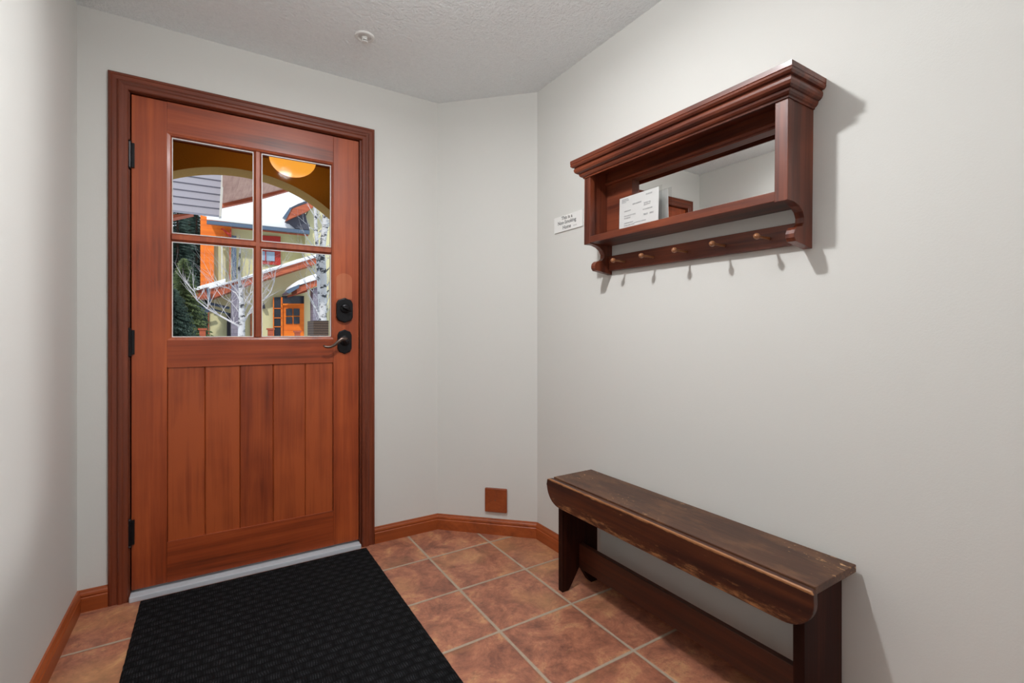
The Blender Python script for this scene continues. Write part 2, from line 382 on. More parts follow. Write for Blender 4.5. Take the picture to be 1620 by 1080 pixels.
# baseboards: profile swept along the walls with mitred corners
prof = [(0,0),(.013,0),(.013,.054),(.0105,.057),(.0105,.061),(.013,.064),(.0115,.072),(.0075,.078),(.006,.084),(0,.085)]
def baseboard(name, p0, p1, m0, m1, mat, label):
    # m = mitre vectors (unit offset per profile depth)
    bm = bmesh.new()
    prism(bm, [(p0[0]+m0[0]*d, p0[1]+m0[1]*d, z) for d, z in prof], [(p1[0]+m1[0]*d, p1[1]+m1[1]*d, z) for d, z in prof])
    return tag(obj(name, bm, mat), label, 'baseboard', kind=S)
def miter(n0, n1):
    a = Vector(n0)+Vector(n1); a = a*(1/(a.dot(Vector(n0)))); return (a.x, a.y)
s2 = math.sqrt(.5); nL, nF, nA, nR = (1,0), (0,-1), (-s2,-s2), (-1,0)
baseboard('baseboard_left', (XL,-3.0), (XL,YD), nL, miter(nL,nF), M['base_y'], 'orange-brown baseboard along the left wall')
baseboard('baseboard_front', (XL,YD), (-.3535,YD), miter(nL,nF), nF, M['base'], 'short orange-brown baseboard piece left of the door casing')
baseboard('baseboard_front', (.7195,YD), A1, nF, miter(nF,nA), M['base'], 'short orange-brown baseboard piece right of the door casing')
baseboard('baseboard_corner', A1, A2, miter(nF,nA), miter(nA,nR), M['base'], 'orange-brown baseboard on the angled wall under the wooden plate')
baseboard('baseboard_right', A2, (XR,RE), miter(nA,nR), nR, M['base_y'], 'orange-brown baseboard running behind the bench')

# ------------------------------------------------------------ door casing (trim_1)
cas = thing('trim_1', (.18, YD, 0), 'reddish-brown moulded wooden casing around the entrance door', 'door casing', kind=S)
cp = [(0,0),(0,.010),(.006,.014),(.012,.0145),(.014,.012),(.030,.012),(.034,.017),(.040,.020),(.048,.020),(.054,.0165),(.066,.0165),(.070,.013),(.0705,0)]   # (distance from outer edge, projection)
ox0, ox1, oz = -.3535, .7195, 2.158
cw = .0705; k = 0
cp = [(a*.0655/.0705, b) for a, b in cp]
def cas_piece(A, B, C_, D_):  # outer0, dir-in0, outer1, dir-in1
    bm = bmesh.new()
    prism(bm, [(A[0]+B[0]*d, YD-h, A[1]+B[1]*d) for d, h in cp], [(C_[0]+D_[0]*d, YD-h, C_[1]+D_[1]*d) for d, h in cp]); return bm
obj('casing_side', cas_piece((ox0,0),(1,0),(ox0,oz),(1,-1)), M['casing_v'], cas)
obj('casing_side', cas_piece((ox1,0),(-1,0),(ox1,oz),(-1,-1)), M['casing_v'], cas)
obj('casing_head', cas_piece((ox0,oz),(1,-1),(ox1,oz),(-1,-1)), M['casing_h'], cas)
bmj = bmesh.new()
box(bmj, dx0-.02, dx0+.004, YD+.001, YD+.15, 0, dz1+.018); box(bmj, dx1-.004, dx1+.02, YD+.001, YD+.15, 0, dz1+.018); box(bmj, dx0, dx1, YD+.001, YD+.15, dz1-.003, dz1+.018)
box(bmj, dx0, dx0+.02, YD+.062, YD+.10, 0, dz1); box(bmj, dx1-.02, dx1, YD+.062, YD+.10, 0, dz1); box(bmj, dx0, dx1, YD+.062, YD+.10, dz1-.02, dz1)
obj('jamb', bmj, M['casing_v'], cas)
obj('strike_plate', bx(dx1-.0055, dx1-.0035, YD+.006, YD+.03, 1.02, 1.08), M['black'], cas)
tag(obj('trim_2', pxy([(dx0+.004,YD-.030),(dx1-.004,YD-.030),(dx1-.004,YD+.12),(dx0+.004,YD+.12)], 0, .022), M['alu'], bevel=.003), 'pale aluminium threshold under the door', 'threshold', kind=S)

# ------------------------------------------------------------ door
lx0, lx1, lz0, lz1 = -.281, .643, .034, 2.086
y0, y1 = YD+.008, YD+.052
gx0, gx1, gz0, gz1 = -.145, .509, 1.081, 1.942
px0, px1, pz0, pz1 = -.161, .518, .207, .951
door = thing('door_1', ((lx0+lx1)/2, y0+.02, lz0), 'reddish-brown wooden entrance door with a four-pane window over upright boards', 'door', kind=S)
obj('stile', bx(lx0, px0, y0, y1, lz0, lz1), M['door_v'], door, bevel=.002)
obj('stile', bx(px1, lx1, y0, y1, lz0, lz1), M['door_v'], door, bevel=.002)
obj('rail', bx(px0, px1, y0, y1, gz1+.012, lz1), M['door_h'], door, bevel=.0008)
obj('rail', bx(px0, px1, y0, y1, pz1, gz0-.012), M['door_h'], door, bevel=.0008)
obj('rail', bx(px0, px1, y0, y1, lz0, pz0), M['door_h'], door, bevel=.0008)
seams = [-.025,.110,.247,.388]
bm = bmesh.new(); e = [px0]+seams+[px1]
for a, b in zip(e, e[1:]):
    g = .0035; prism(bm, [(a+.0003,y1-.012,pz0),(a+.0003,y0+.011,pz0),(a+g,y0+.007,pz0),(b-g,y0+.007,pz0),(b-.0003,y0+.011,pz0),(b-.0003,y1-.012,pz0)],
                         [(a+.0003,y1-.012,pz1),(a+.0003,y0+.011,pz1),(a+g,y0+.007,pz1),(b-g,y0+.007,pz1),(b-.0003,y0+.011,pz1),(b-.0003,y1-.012,pz1)])
box(bm, px0+.002, px1-.002, y0+.020, y1-.016, pz0+.001, pz1-.001)
obj('board_panel', bm, M['door_panel'], door)
# glazing: bevelled sash bars
mx0, mx1, mz0, mz1 = .1655, .1985, 1.494, 1.530
sash = []
def bar(bm, x0, x1, z0, z1, vert):
    yc = y0+(.0034 if vert else .004); yb = y0+.020; t = .009
    if vert: P = [(x0,yb),(x0+t*.2,yb-.004),(x0+t,yc),(x1-t,yc),(x1-t*.2,yb-.004),(x1,yb),(x1,y1-.004),(x0,y1-.004)]; prism(bm, [(x,y,z0) for x,y in P], [(x,y,z1) for x,y in P])
    else: P = [(z0,yb),(z0+t*.2,yb-.004),(z0+t,yc),(z1-t,yc),(z1-t*.2,yb-.004),(z1,yb),(z1,y1-.004),(z0,y1-.004)]; prism(bm, [(x0,y,z) for z,y in P], [(x1,y,z) for z,y in P])
bm = bmesh.new()
bar(bm, mx0, mx1, gz0, gz1, True); bar(bm, gx0, gx1, mz0, mz1, False)
obj('glazing_bar', bm, M['door_v'], door)
bm = bmesh.new()                                # bead round the opening
def bead(outer, inner):
    (a0,a1,c0,c1), (b0,b1,d0,d1) = outer, inner
    O = [(a0,c0),(a1,c0),(a1,c1),(a0,c1)]; I = [(b0,d0),(b1,d0),(b1,d1),(b0,d1)]
    ov = [bm.verts.new((x,y0+.001,z)) for x,z in O]; mv = [bm.verts.new((x+(i-x)*.7,y0+.004,z+(j-z)*.7)) for (x,z),(i,j) in zip(O,I)]
    iv = [bm.verts.new((x,y0+.016,z)) for x,z in I]; bv = [bm.verts.new((x,y1-.003,z)) for x,z in I]; bo = [bm.verts.new((x,y1-.003,z)) for x,z in O]
    for R0, R1 in ((ov,mv),(mv,iv),(iv,bv),(bv,bo),(bo,ov)):
        for i in range(4): bm.faces.new([R0[i],R0[(i+1)%4],R1[(i+1)%4],R1[i]])
bead((px0,px1,gz0-.012,gz1+.012), (gx0+.0,gx1,gz0,gz1))
obj('glazing_bead', bm, M['door_v'], door)
for (a, b) in ((gx0, mx0), (mx1, gx1)):
    for (c, d) in ((gz0, mz0), (mz1, gz1)):
        gp = obj('glass_pane', bx(a, b, y0+.021, y0+.026, c, d), M['glass'], door)
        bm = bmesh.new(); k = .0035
        for q in ((a,b,c,c+k),(a,b,d-k,d),(a,a+k,c+k,d-k),(b-k,b,c+k,d-k)): box(bm, q[0], q[1], y0+.0165, y0+.0205, q[2], q[3])  # pale strips imitate the daylight caught along the bead edges
        obj('bead_highlight', bm, M['white'], gp)['label'] = 'thin pale strip round the pane standing for daylight on the bead edge'
for zc in (1.832, 1.061, .277):
    bm = bmesh.new(); tube(bm, [(-.2855,YD-.007,zc-.052),(-.2855,YD-.007,zc+.052)], .0065, 10)
    box(bm, -.289, -.270, YD-.003, YD+.0075, zc-.050, zc+.050)
    h = obj('hinge', bm, M['black'], door)
    b2 = bmesh.new()
    for s_ in (-1, 1): lathe(b2, [(.0065,0),(.008,.002),(.006,.006),(0,.009)], (-.2855,YD-.007,zc+s_*.052), (0,0,s_), 10)
    obj('finial', b2, M['black'], h)
# hardware
def shield(cx, cz, w_, h_, top=.014, y=.012, steps=0):
    a, b = w_/2, h_/2
    P = [(-a,-b+.03),(-a*.78,-b+.012),(-a*.30,-b+.006),(0,-b),(a*.30,-b+.006),(a*.78,-b+.012),(a,-b+.03),(a,b-.03),(a*.78,b-.012),(a*.30,b-.006),(0,b),(-a*.30,b-.006),(-a*.78,b-.012),(-a,b-.03)]
    return pxz([(cx+x, cz+z) for x, z in P], y0-y, y0)
db = obj('deadbolt_plate', shield(.5695, 1.2135, .080, .128, y=.020), M['black'], door, bevel=.005, seg=3)
bm = bmesh.new(); lathe(bm, [(.024,0),(.024,.004),(.020,.008),(.014,.010),(0,.010)], (.571,y0-.020,1.222), (0,-1,0), 28)
ros = obj('rosette', bm, M['black'], db, smooth=False)
bm = bmesh.new(); tube(bm, [(.548,y0-.040,1.233),(.560,y0-.044,1.227),(.571,y0-.046,1.221),(.582,y0-.044,1.215),(.594,y0-.040,1.209)], [.004,.007,.009,.007,.004], 12, sy=.8)
box(bm, .566,.576, y0-.042, y0-.028, 1.216,1.228)
obj('thumb_turn', bm, M['black'], db, smooth=True)
hp = obj('handle_plate', shield(.571, 1.055, .070, .126, y=.010), M['black'], door, bevel=.004, seg=3)
bm = bmesh.new(); lathe(bm, [(.026,0),(.025,.006),(.018,.010),(.011,.012),(.011,.045),(.008,.050),(0,.051)], (.572,y0-.010,1.060), (0,-1,0), 28)
obj('spindle', bm, M['black'], hp, smooth=False)
bm = bmesh.new()
lev = [(.575,y0-.052,1.066),(.560,y0-.056,1.070),(.545,y0-.058,1.069),(.528,y0-.058,1.056),(.512,y0-.057,1.040),(.494,y0-.055,1.031),(.478,y0-.053,1.030),(.468,y0-.052,1.033),(.461,y0-.051,1.039)]
tube(bm, lev, [.008,.010,.0095,.0085,.0075,.0065,.0060,.0055,.003], 12, sx=.75, sy=1.0)
obj('lever', bm, M['bronze'], hp, smooth=True)['label'] = 'curved worn bronze lever'
bm = pxz(arc(.5705,1.372,.0385,0,180,12,.030)+[(.532,1.272),(.609,1.272)], y0-.0008, y0+.0005)
obj('faded_patch', bm, M['ghost'], door)['label'] = 'lighter patch of bare wood above the deadbolt'

# ------------------------------------------------------------ wooden plate on the angled wall
pc = Vector((1.3185, 2.261, .188)); pr = Vector((s2, -s2, 0)); pn = Vector((-s2, -s2, 0))
off = (pc.x+pc.y-(A1[0]+A1[1]))/math.sqrt(2); pc = pc+pn*off
bm = bmesh.new(); hw, hh = .062, .065
A = [pc+pr*a*hw+Vector((0,0,b*hh)) for a, b in ((-1,-1),(1,-1),(1,1),(-1,1))]
prism(bm, A, [p+pn*.016 for p in A])
cv = thing('outlet_cover', tuple(pc), 'square reddish-brown wooden cover plate low on the angled wall', 'cover plate')
obj('plate', bm, M['plate'], cv, bevel=.005, seg=2)
bm = bmesh.new(); lathe(bm, [(.003,0),(.003,.001),(0,.0015)], pc+pn*.016+Vector((0,0,.002))+pr*-.002, pn, 10)
obj('screw', bm, M['bronze'], cv)

# ------------------------------------------------------------ sprinkler
sp = thing('fire_sprinkler', (.565, 2.108, ZC), 'white round fire sprinkler on the textured ceiling', 'sprinkler')
bm = bmesh.new(); lathe(bm, [(.042,0),(.042,.002),(.038,.006),(.030,.007),(.026,.003),(.018,.003),(.0175,.001)], (.565,2.108,ZC), (0,0,-1), 36)
obj('escutcheon', bm, M['white'], sp, smooth=False)
bm = bmesh.new(); lathe(bm, [(.012,.001),(.012,.010),(.009,.012),(.009,.015)], (.565,2.108,ZC), (0,0,-1), 20)
for s_ in (-1,1): tube(bm, [(.565+s_*.009,2.108,ZC-.013),(.565+s_*.011,2.108,ZC-.018),(.565+s_*.004,2.108,ZC-.024)], .0022, 6)
obj('nozzle', bm, M['white'], sp)
bm = bmesh.new(); lathe(bm, [(.013,.023),(.014,.024),(.013,.026),(0,.027)], (.565,2.108,ZC), (0,0,-1), 20)
obj('deflector', bm, M['white'], sp)

# ------------------------------------------------------------ mat
bm = bmesh.new()
mxa, mxb, mya, myb = -.246, .668, -.25, 2.464
nx, ny = 60, 150
g = [[None]*(ny+1) for _ in range(nx+1)]
for i in range(nx+1):
    for j in range(ny+1):
        x = mxa+(mxb-mxa)*i/nx; y = mya+(myb-mya)*j/ny
        ex = min(i, nx-i, j, ny-j)
        jit = .002*noise.noise(Vector((x*45, y*45, 0)))
        if i in (0, nx): x += jit
        if j in (0, ny): y += jit*1.5
        z = .004 if ex == 0 else .012
        g[i][j] = bm.verts.new((x, y, z))
for i in range(nx):
    for j in range(ny): bm.faces.new([g[i][j], g[i+1][j], g[i+1][j+1], g[i][j+1]])
rim = [g[i][0] for i in range(nx+1)]+[g[nx][j] for j in range(1, ny+1)]+[g[i][ny] for i in range(nx-1, -1, -1)]+[g[0][j] for j in range(ny-1, 0, -1)]
low = [bm.verts.new((v.co.x, v.co.y, .0005)) for v in rim]
for i in range(len(rim)): bm.faces.new([rim[i], rim[(i+1)%len(rim)], low[(i+1)%len(rim)], low[i]])
bm.faces.new(low)
tag(obj('door_mat', bm, M['mat'], org=(0,0,0)), 'black basketweave ribbed runner mat on the tiles before the door', 'mat')

# ------------------------------------------------------------ bench
by0, by1 = .596, 1.655
bench = thing('bench', (1.36, (by0+by1)/2, 0), 'narrow dark brown wooden bench with worn edges against the right wall', 'bench')
# object coordinates of the wear are measured from the floor
obj('seat', bx(1.2515, 1.465, by0, by1, .458, .4785), M['bench_top'], bench, bevel=.002)
aw0, aw1 = .366, .474
ap = arc(.668, .440, .078, 270, 180, 10, .074)+[(.591,.466),(.596,aw1)]+[(1.655,aw1),(1.674,.468)]+[(1.676,.445)]+arc(1.590,.445,.086,0,-90,10,.079)
ap = [(max(y, .590), z) for y, z in ap]
obj('apron', pyz(ap, 1.229, 1.2505), M['bench_apron'], bench, bevel=.0035, seg=3)['label'] = 'front board with worn pale edges and rounded ends'
def leg(ya, yb):
    P = [(1.258,0),(1.290,0),(1.302,.012),(1.357,.094),(1.408,.012),(1.420,0),(1.455,0),(1.455,.458),(1.258,.458)]
    return pxz(P, ya, yb)
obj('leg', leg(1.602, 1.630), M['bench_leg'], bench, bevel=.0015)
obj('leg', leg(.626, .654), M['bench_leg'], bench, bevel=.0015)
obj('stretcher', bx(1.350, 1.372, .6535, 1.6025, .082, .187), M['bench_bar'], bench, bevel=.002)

# ------------------------------------------------------------ wall shelf
sy0, sy1 = .712, 1.560; T = .036; W = XR
shelf = thing('wall_shelf', (W, (sy0+sy1)/2, 1.58), 'dark red-brown wooden wall shelf with mirror, cornice and peg rail', 'wall shelf')
def side():
    dz = [(0,1.800),(.133,1.800),(.135,1.472)]      # (depth, z)
    dz += [(.122,1.4715),(.100,1.470),(.075,1.463),(.055,1.450),(.046,1.434),(.047,1.418),(.058,1.407),(.070,1.405),(.084,1.402),(.094,1.394),(.099,1.383),(.098,1.372),(.090,1.362),(0,1.349)]
    return [(W-d, z) for d, z in dz]
obj('side_panel', pxz(side(), sy0, sy0+T*.72), M['shelf_z'], shelf, bevel=.0015)
obj('side_panel', pxz(side(), sy1-T*.72, sy1), M['shelf_z'], shelf, bevel=.0015)
for ya, yb in ((sy0-.001, sy0+T), (sy1-T, sy1+.001)):
    obj('face_stile', bx(W-.1375, W-.112, ya, yb, 1.4705, 1.800), M['shelf_z'], shelf, bevel=.0015)
ia, ib = sy0+T*.72, sy1-T*.72
obj('shelf_board', bx(W-.136, W-.001, ia, ib, 1.474, 1.502), M['shelf_y'], shelf, bevel=.002)
obj('top_board', bx(W-.133, W-.001, ia, ib, 1.782, 1.800), M['shelf_y'], shelf)
bm = bmesh.new()                                   # back frame round the mirror
for (a, b, c, d) in ((ia,ib,1.722,1.782),(ia,.800,1.502,1.722),(1.390,ib,1.502,1.722)): box(bm, W-.032, W-.001, a, b, c, d)
P = [(W-.032,1.745),(W-.042,1.742),(W-.045,1.736),(W-.041,1.730),(W-.032,1.728)]
prism(bm, [(x, ia, z) for x, z in P], [(x, ib, z) for x, z in P])
obj('back_frame', bm, M['shelf_y'], shelf)
obj('mirror', bx(W-.011, W-.002, .800, 1.390, 1.502, 1.722), M['mirror'], shelf)['label'] = 'long narrow mirror'
# cornice mitred on three sides
cpr = [(.000,1.750),(.005,1.750),(.006,1.755),(.012,1.757),(.017,1.762),(.019,1.768),(.018,1.7695),(.024,1.7705),(.031,1.775),(.035,1.782),(.0355,1.789),(.033,1.794),(.031,1.7945),(.031,1.797),(.041,1.798),(.046,1.803),(.047,1.808),(.045,1.8105),(.047,1.812),(.047,1.826),(.000,1.826)]
bm = bmesh.new(); rings = []
for e_, z in cpr:
    rings.append([bm.verts.new(p) for p in ((W-.001, sy0-e_*.72, z), (W-.137-e_, sy0-e_*.72, z), (W-.137-e_, sy1+e_*.85, z), (W-.001, sy1+e_*.85, z), )])
n_ = len(rings)
for i in range(n_):
    r0, r1 = rings[i], rings[(i+1)%n_]
    for k_ in range(3): bm.faces.new([r0[k_], r0[k_+1], r1[k_+1], r1[k_]])
bm.faces.new([r[0] for r in rings]); bm.faces.new([r[3] for r in rings])
box(bm, W-.137, W-.001, sy0, sy1, 1.8005, 1.826)
obj('cornice', bm, M['shelf_y'], shelf)
rail = obj('peg_rail', bx(W-.021, W-.001, ia, ib, 1.364, 1.428), M['shelf_y'], shelf, bevel=.002)
for y in (1.438, 1.286, 1.132, .980, .828):
    bm = bmesh.new()
    lathe(bm, [(.0055,.018),(.0045,.026),(.0040,.055),(.0046,.076),(.0080,.080),(.0095,.085),(.0090,.091),(.0062,.096),(0,.098)], (W-.0, y, 1.394), (-1,0,0), 18)
    obj('peg', bm, M['peg'], shelf, smooth=True)
shelf.rotation_euler = (.009, 0, 0)

# ------------------------------------------------------------ card on the shelf
def S3(y, z, d): return Vector((W-d, y, z))
card = thing('notice_card', (W-.06, 1.31, 1.5035), 'white laminated information card leaning on the shelf before the mirror', 'card')
tilt = .004
def cq(ya, yb, za, zb, d0, d1):
    bm = bmesh.new()
    f = lambda y, z, d: (W-.040+(z-1.504)*tilt/.15-d, y+.034, z+.008*(z-1.504)/.15)
    prism(bm, [f(ya,za,d0), f(yb,za,d0), f(yb,zb,d0), f(ya,zb,d0)], [f(ya,za,d1), f(yb,za,d1), f(yb,zb,d1), f(ya,zb,d1)]); return bm
obj('sheet', cq(1.212, 1.418, 1.505, 1.650, 0, .0012), M['card'], card)
obj('clear_sleeve', cq(1.196, 1.420, 1.5035, 1.653, .0014, .002), M['acrylic'], card)
bm = bmesh.new(); random.seed(3)
def line(y_, z_, wd, hh=.0035):
    # a run of little marks like unreadable small print, y falls to the right
    y = y_
    while y > y_-wd:
        l = random.uniform(.004, .011)
        f = lambda yy, zz, d: (W-.040+(zz-1.504)*tilt/.15-d, yy+.034, zz+.008*(zz-1.504)/.15)
        yb = y-l*.8
        prism(bm, [f(y,z_,.0012), f(yb,z_,.0012), f(yb,z_+hh,.0012), f(y,z_+hh,.0012)], [f(y,z_,.0022), f(yb,z_,.0022), f(yb,z_+hh,.0022), f(y,z_+hh,.0022)])
        y -= l
for a in [(1.405,1.640,.03,.003),(1.405,1.634,.03,.003),(1.405,1.628,.02,.003),(1.275,1.634,.022,.005),(1.345,1.612,.04,.005),(1.390,1.592,.035,.004),(1.390,1.573,.055,.004),(1.390,1.564,.03,.004),(1.390,1.545,.045,.004),(1.390,1.536,.05,.004),
          (1.285,1.604,.032,.004),(1.285,1.597,.03,.004),(1.290,1.580,.04,.004),(1.285,1.560,.016,.006),(1.255,1.560,.012,.006),(1.335,1.540,.06,.0025),(1.4,1.522,.12,.0025),(1.4,1.514,.16,.0025)]: line(*a)
obj('print', bm, M['inklight'], card)

# ------------------------------------------------------------ wall sign
sign = thing('wall_sign', (W, 1.845, 1.60), 'small white sign reading This is a Non-Smoking Home beside the shelf', 'sign')
obj('board', bx(W-.006, W-.0005, 1.728, 1.945, 1.602, 1.680), M['card'], sign, bevel=.001)
R_, U_ = (0,-1,0), (0,0,1)
for t_, z_, y_, s_, sp_ in (('This is a', 1.667, 1.842, .0235, 1.10), ('Non-Smoking', 1.645, 1.843, .0250, 1.02), ('Home', 1.620, 1.843, .0250, 1.02)):
    text_mesh(t_, s_, (W-.0063, y_, z_), R_, U_, M['ink'], 'lettering', sign, sp_)
bm = bmesh.new()
for i in range(3): box(bm, W-.0066, W-.0058, 1.786-.009*i, 1.786-.009*i+.006, 1.6155, 1.6185)
obj('small_print', bm, M['inklight'], sign)

# ------------------------------------------------------------ porch
oxa, oxb, ac, az, AR, ay = -.47, .835, .18, 1.29, 1.0, 4.0
def arcz(x): return az+math.sqrt(AR*AR-(x-ac)**2)
xs = [oxb+(oxa-oxb)*i/28 for i in range(29)]
P = [(-2.2,-.12),(-2.2,2.75),(3.0,2.75),(3.0,-.12),(oxb,-.12)]+[(x, arcz(x)) for x in xs]+[(oxa,-.12)]
tag(obj('wall_porch', pxz(P, ay, ay+.2), M['stucco']), 'ochre stucco arch of the porch outside the door', 'porch wall', kind=S)
bm = bmesh.new(); box(bm, -1.0, -.85, YD+.15, ay, -.12, 2.45); box(bm, 1.75, 1.9, YD+.15, ay, -.12, 2.45)
tag(obj('wall_porch_side', bm, M['stucco']), 'ochre stucco side walls of the porch', 'porch wall', kind=S)
tag(obj('ceiling_porch', bx(-2.2, 3.0, YD+.02, ay+.45, 2.415, 2.75) if False else bx(-1.0, 1.9, YD+.15, ay, 2.405, 2.5), M['porch_ceiling']), 'brown wooden porch ceiling', 'porch ceiling', kind=S)
tag(obj('floor_porch', bx(-1.0, 1.9, YD+.15, ay+.6, -.12, -.02), M['stone']), 'grey stone porch floor', 'porch floor', kind=S)
tag(obj('wall_facade', pxz([(-2.2,-.12),(-2.2,2.75),(3,2.75),(3,-.12),(dx1+.03,-.12),(dx1+.03,dz1+.03),(dx0-.03,dz1+.03),(dx0-.03,-.12)], YD+.152, YD+.20), M['stucco']), 'ochre stucco outer face of the entrance wall', 'wall', kind=S)
lc = (.449, 3.4)
pl = thing('porch_lamp', (lc[0], lc[1], 2.405), 'glowing amber glass bowl lamp under the porch ceiling', 'lamp')
bm = bmesh.new(); lathe(bm, [(.055,0),(.055,.012),(.012,.02),(.010,.15),(.02,.155)], (lc[0],lc[1],2.405), (0,0,-1), 20); obj('stem', bm, M['black'], pl)
bm = bmesh.new(); R0 = .140
pr_ = [(R0*math.cos(math.radians(a)), -.112*math.sin(math.radians(a))) for a in range(0, 91, 9)]
lathe(bm, pr_+[(R0-.012)*1 and (0.001,-.100)]+[((R0-.012)*math.cos(math.radians(a)), -.100*math.sin(math.radians(a))) for a in range(80, -1, -10)], (lc[0],lc[1],2.232), (0,0,1), 32)
obj('bowl', bm, M['lampglass'], pl, smooth=True)

# ------------------------------------------------------------ outside
tag(obj('ground', bx(-60, 80, 4.6, 120, -.4, -.12), M['snow']), 'snow-covered ground between the houses', 'ground', kind=S)
def pp(name, pts, y, d, mat, parent=None, **k): return obj(name, pxz(outline(pts, y), y, y+d), mat, parent, **k)
# neighbouring carport roof close by
cport = thing('carport_roof', tuple(at(352,300,8)), 'grey lap-sided gable and wooden soffit of the neighbouring roof seen through the arch', 'roof')
bm = bmesh.new()
q = at(353, 300, 8); xr = q.x; xl = at(235, 300, 8).x
zb = at(349, 341.5, 8).z; ht = .100
for i in range(11):
    a = zb+ht*i
    P = [(8.0-.020, a), (8.0-.024, a+.003), (8.0-.002, a+ht), (8.1, a+ht), (8.1, a)]
    prism(bm, [(xl, y, z) for y, z in P], [(xr-.02+.006*i*.6, y, z) for y, z in P])
obj('lap_siding', bm, M['siding_g'], cport)
pp('corner_trim', [(351.5,255),(355.5,255),(350.5,342),(346.5,342)], 7.95, .15, M['downpipe'], cport)
pp('beam', [(240,340),(306,338),(240,352)], 8.3, .2, M['fascia'], cport)
n0, n1 = at(352,255,6.6), at(475,272,6.6); f0, f1 = at(352,322,9.2), at(464,296,9.2)
bm = bmesh.new(); up_ = Vector((0,0,.12)); prism(bm, [n0,n1,f1,f0], [n0+up_,n1+up_,f1+up_,f0+up_]); obj('soffit', bm, M['soffit'], cport)
pp('fascia', [(350,319),(400,309),(461,293.5),(464,299),(400,317),(350,327.5)], 9.2, .12, M['fascia'], cport)

H = 20
house = thing('house', (at(410,526,H).x, H, -.12), 'green stucco house across the way with snowy roofs and orange fascia boards', 'house')
pp('wall', [(329,348),(496,362),(530,362),(530,580),(329,580)], H, 4, M['green'], house)
pp('wall', [(483,362),(483,345),(494,321),(530,318),(530,480),(483,480)], H-.6, 2, M['green'], house)
pp('wall', [(329,470),(366,462),(501,412),(530,412),(530,580),(329,580)], H-1.5, 1.4, M['green'], house)
s_ = pp('cedar_siding', [(317,340),(366,352),(366,374),(338.5,374),(338.5,452),(317,452)], H-.25, .24, M['siding_o'], house)
pp('bracket', [(349.5,362),(352,362),(364,374),(366,374),(366,362.5),(364,362.5),(364,370),(353,361),(349.5,361)], H-.55, .2, M['redframe'], house)
e0, e1 = at(327,347,H-.9), at(490,364.5,H-.9); r0, r1 = at(330,318,H+4), at(474,306,H+4)
bm = bmesh.new(); up_ = Vector((0,0,.16)); prism(bm, [e0,e1,r1,r0], [e0+up_,e1+up_,r1+up_,r0+up_]); obj('snowy_roof', bm, M['snow'], house)
pp('gutter', [(327,348),(490,364.5),(490,370),(327,353.5)], H-1.05, .15, M['gutter'], house)
pp('fascia', [(366,355),(488,369),(488,373),(366,360)], H-.85, .1, M['fascia'], house)
pp('gable_fascia', [(459,331),(474,325),(500,316),(500,324),(486,334),(452,349)], H-1.3, .25, M['fascia'], house)
pp('gable_edge', [(448,343),(458.5,328),(462,328.5),(453,346)], H-1.35, .25, M['gutter'], house)
pp('gable_roof', [(458,329),(472,322),(500,312),(500,316.5),(474,325.5),(459,331.5)], H-1.3, 1.6, M['roofdark'], house)
pp('roof_patch', [(452,349),(482,335),(490,364),(468,361)], H-1.0, .3, M['roofdark'], house)
for pts, y, m in (([(350,374),(352,374),(352,443),(350,443)], H-.4, M['downpipe']), ([(363,374),(365.5,374),(364.5,452),(362.5,452)], H-.45, M['fascia']),
                  ([(366.5,372),(374,373),(374,446),(366.5,448)], H-.4, M['gutter'])):
    pp('downpipe', pts, y, .15, m, house)
wf = pp('window_frame', [(412,372),(444,374),(444,419.5),(412,417)], H-.12, .10, M['redframe'], house)
pp('pane', [(412,397),(434.5,398.5),(434.5,413),(412,411.5)], H-.16, .06, M['pane'], wf)
pp('sash_bar', [(419.5,397),(421,397),(421,412),(419.5,412)], H-.20, .05, M['redframe'], wf)
# lower sloping roofs
pp('lower_fascia', [(330,457.5),(400,437.5),(501,406.5),(501,416.5),(400,448),(330,474)], H-2.4, .9, M['fascia'], house)
pp('lower_snow', [(330,454),(345,449.5),(370,443),(400,432.5),(416,426.5),(440,420),(470,410),(501,401.5),(501,406.5),(400,437.5),(330,457.5)], H-2.5, 1.2, M['snow'], house, bevel=.03)
pp('lower_return', [(293.5,464),(330,454),(330,472),(310,473),(297,476)], H-2.0, .6, M['fascia'], house)
pp('return_snow', [(293,461),(318,451.5),(357,440.5),(357,446),(330,454),(293,464.5)], H-2.1, .9, M['snow'], house, bevel=.02)
bm = bmesh.new(); tube(bm, [at(293,462,H-2.3), at(293,474,H-2.3), at(302,482,H-2.2), at(330,492,H-1.9)], .05, 6); tube(bm, [at(329,456,H-2.6), at(331,474,H-2.6), at(332,480,H-2.0), at(362,487,H-1.7)], .05, 6)
tube(bm, [at(333,488,H-1.7), at(362,496,H-1.7)], .03, 6)
obj('rain_pipe', bm, M['gutter'], house)
pp('porch_fascia', [(469,454.5),(506,440.5),(506,450),(470,464)], H-3.2, 1.2, M['fascia'], house)
pp('porch_snow', [(459,456),(463,450),(471,444),(488,436.5),(506,431),(506,440.5),(470,452)], H-3.3, 1.4, M['snow'], house, bevel=.03)
pp('porch_roof_edge', [(452.5,462),(460,456),(474,449.5),(473,455),(458,464)], H-3.3, 1.2, M['gutter'], house)
pp('beam', [(456,467),(487,458),(487,461),(456,470)], H-2.2, .2, M['fascia'], house)
pp('stone_pier', [(366,452),(381.5,447),(381.5,580),(366,580)], H-2.6, .5, M['stone'], house)
pp('stone_pier', [(495,456),(507,452),(507,580),(495,580)], H-3.0, .5, M['stone'], house)
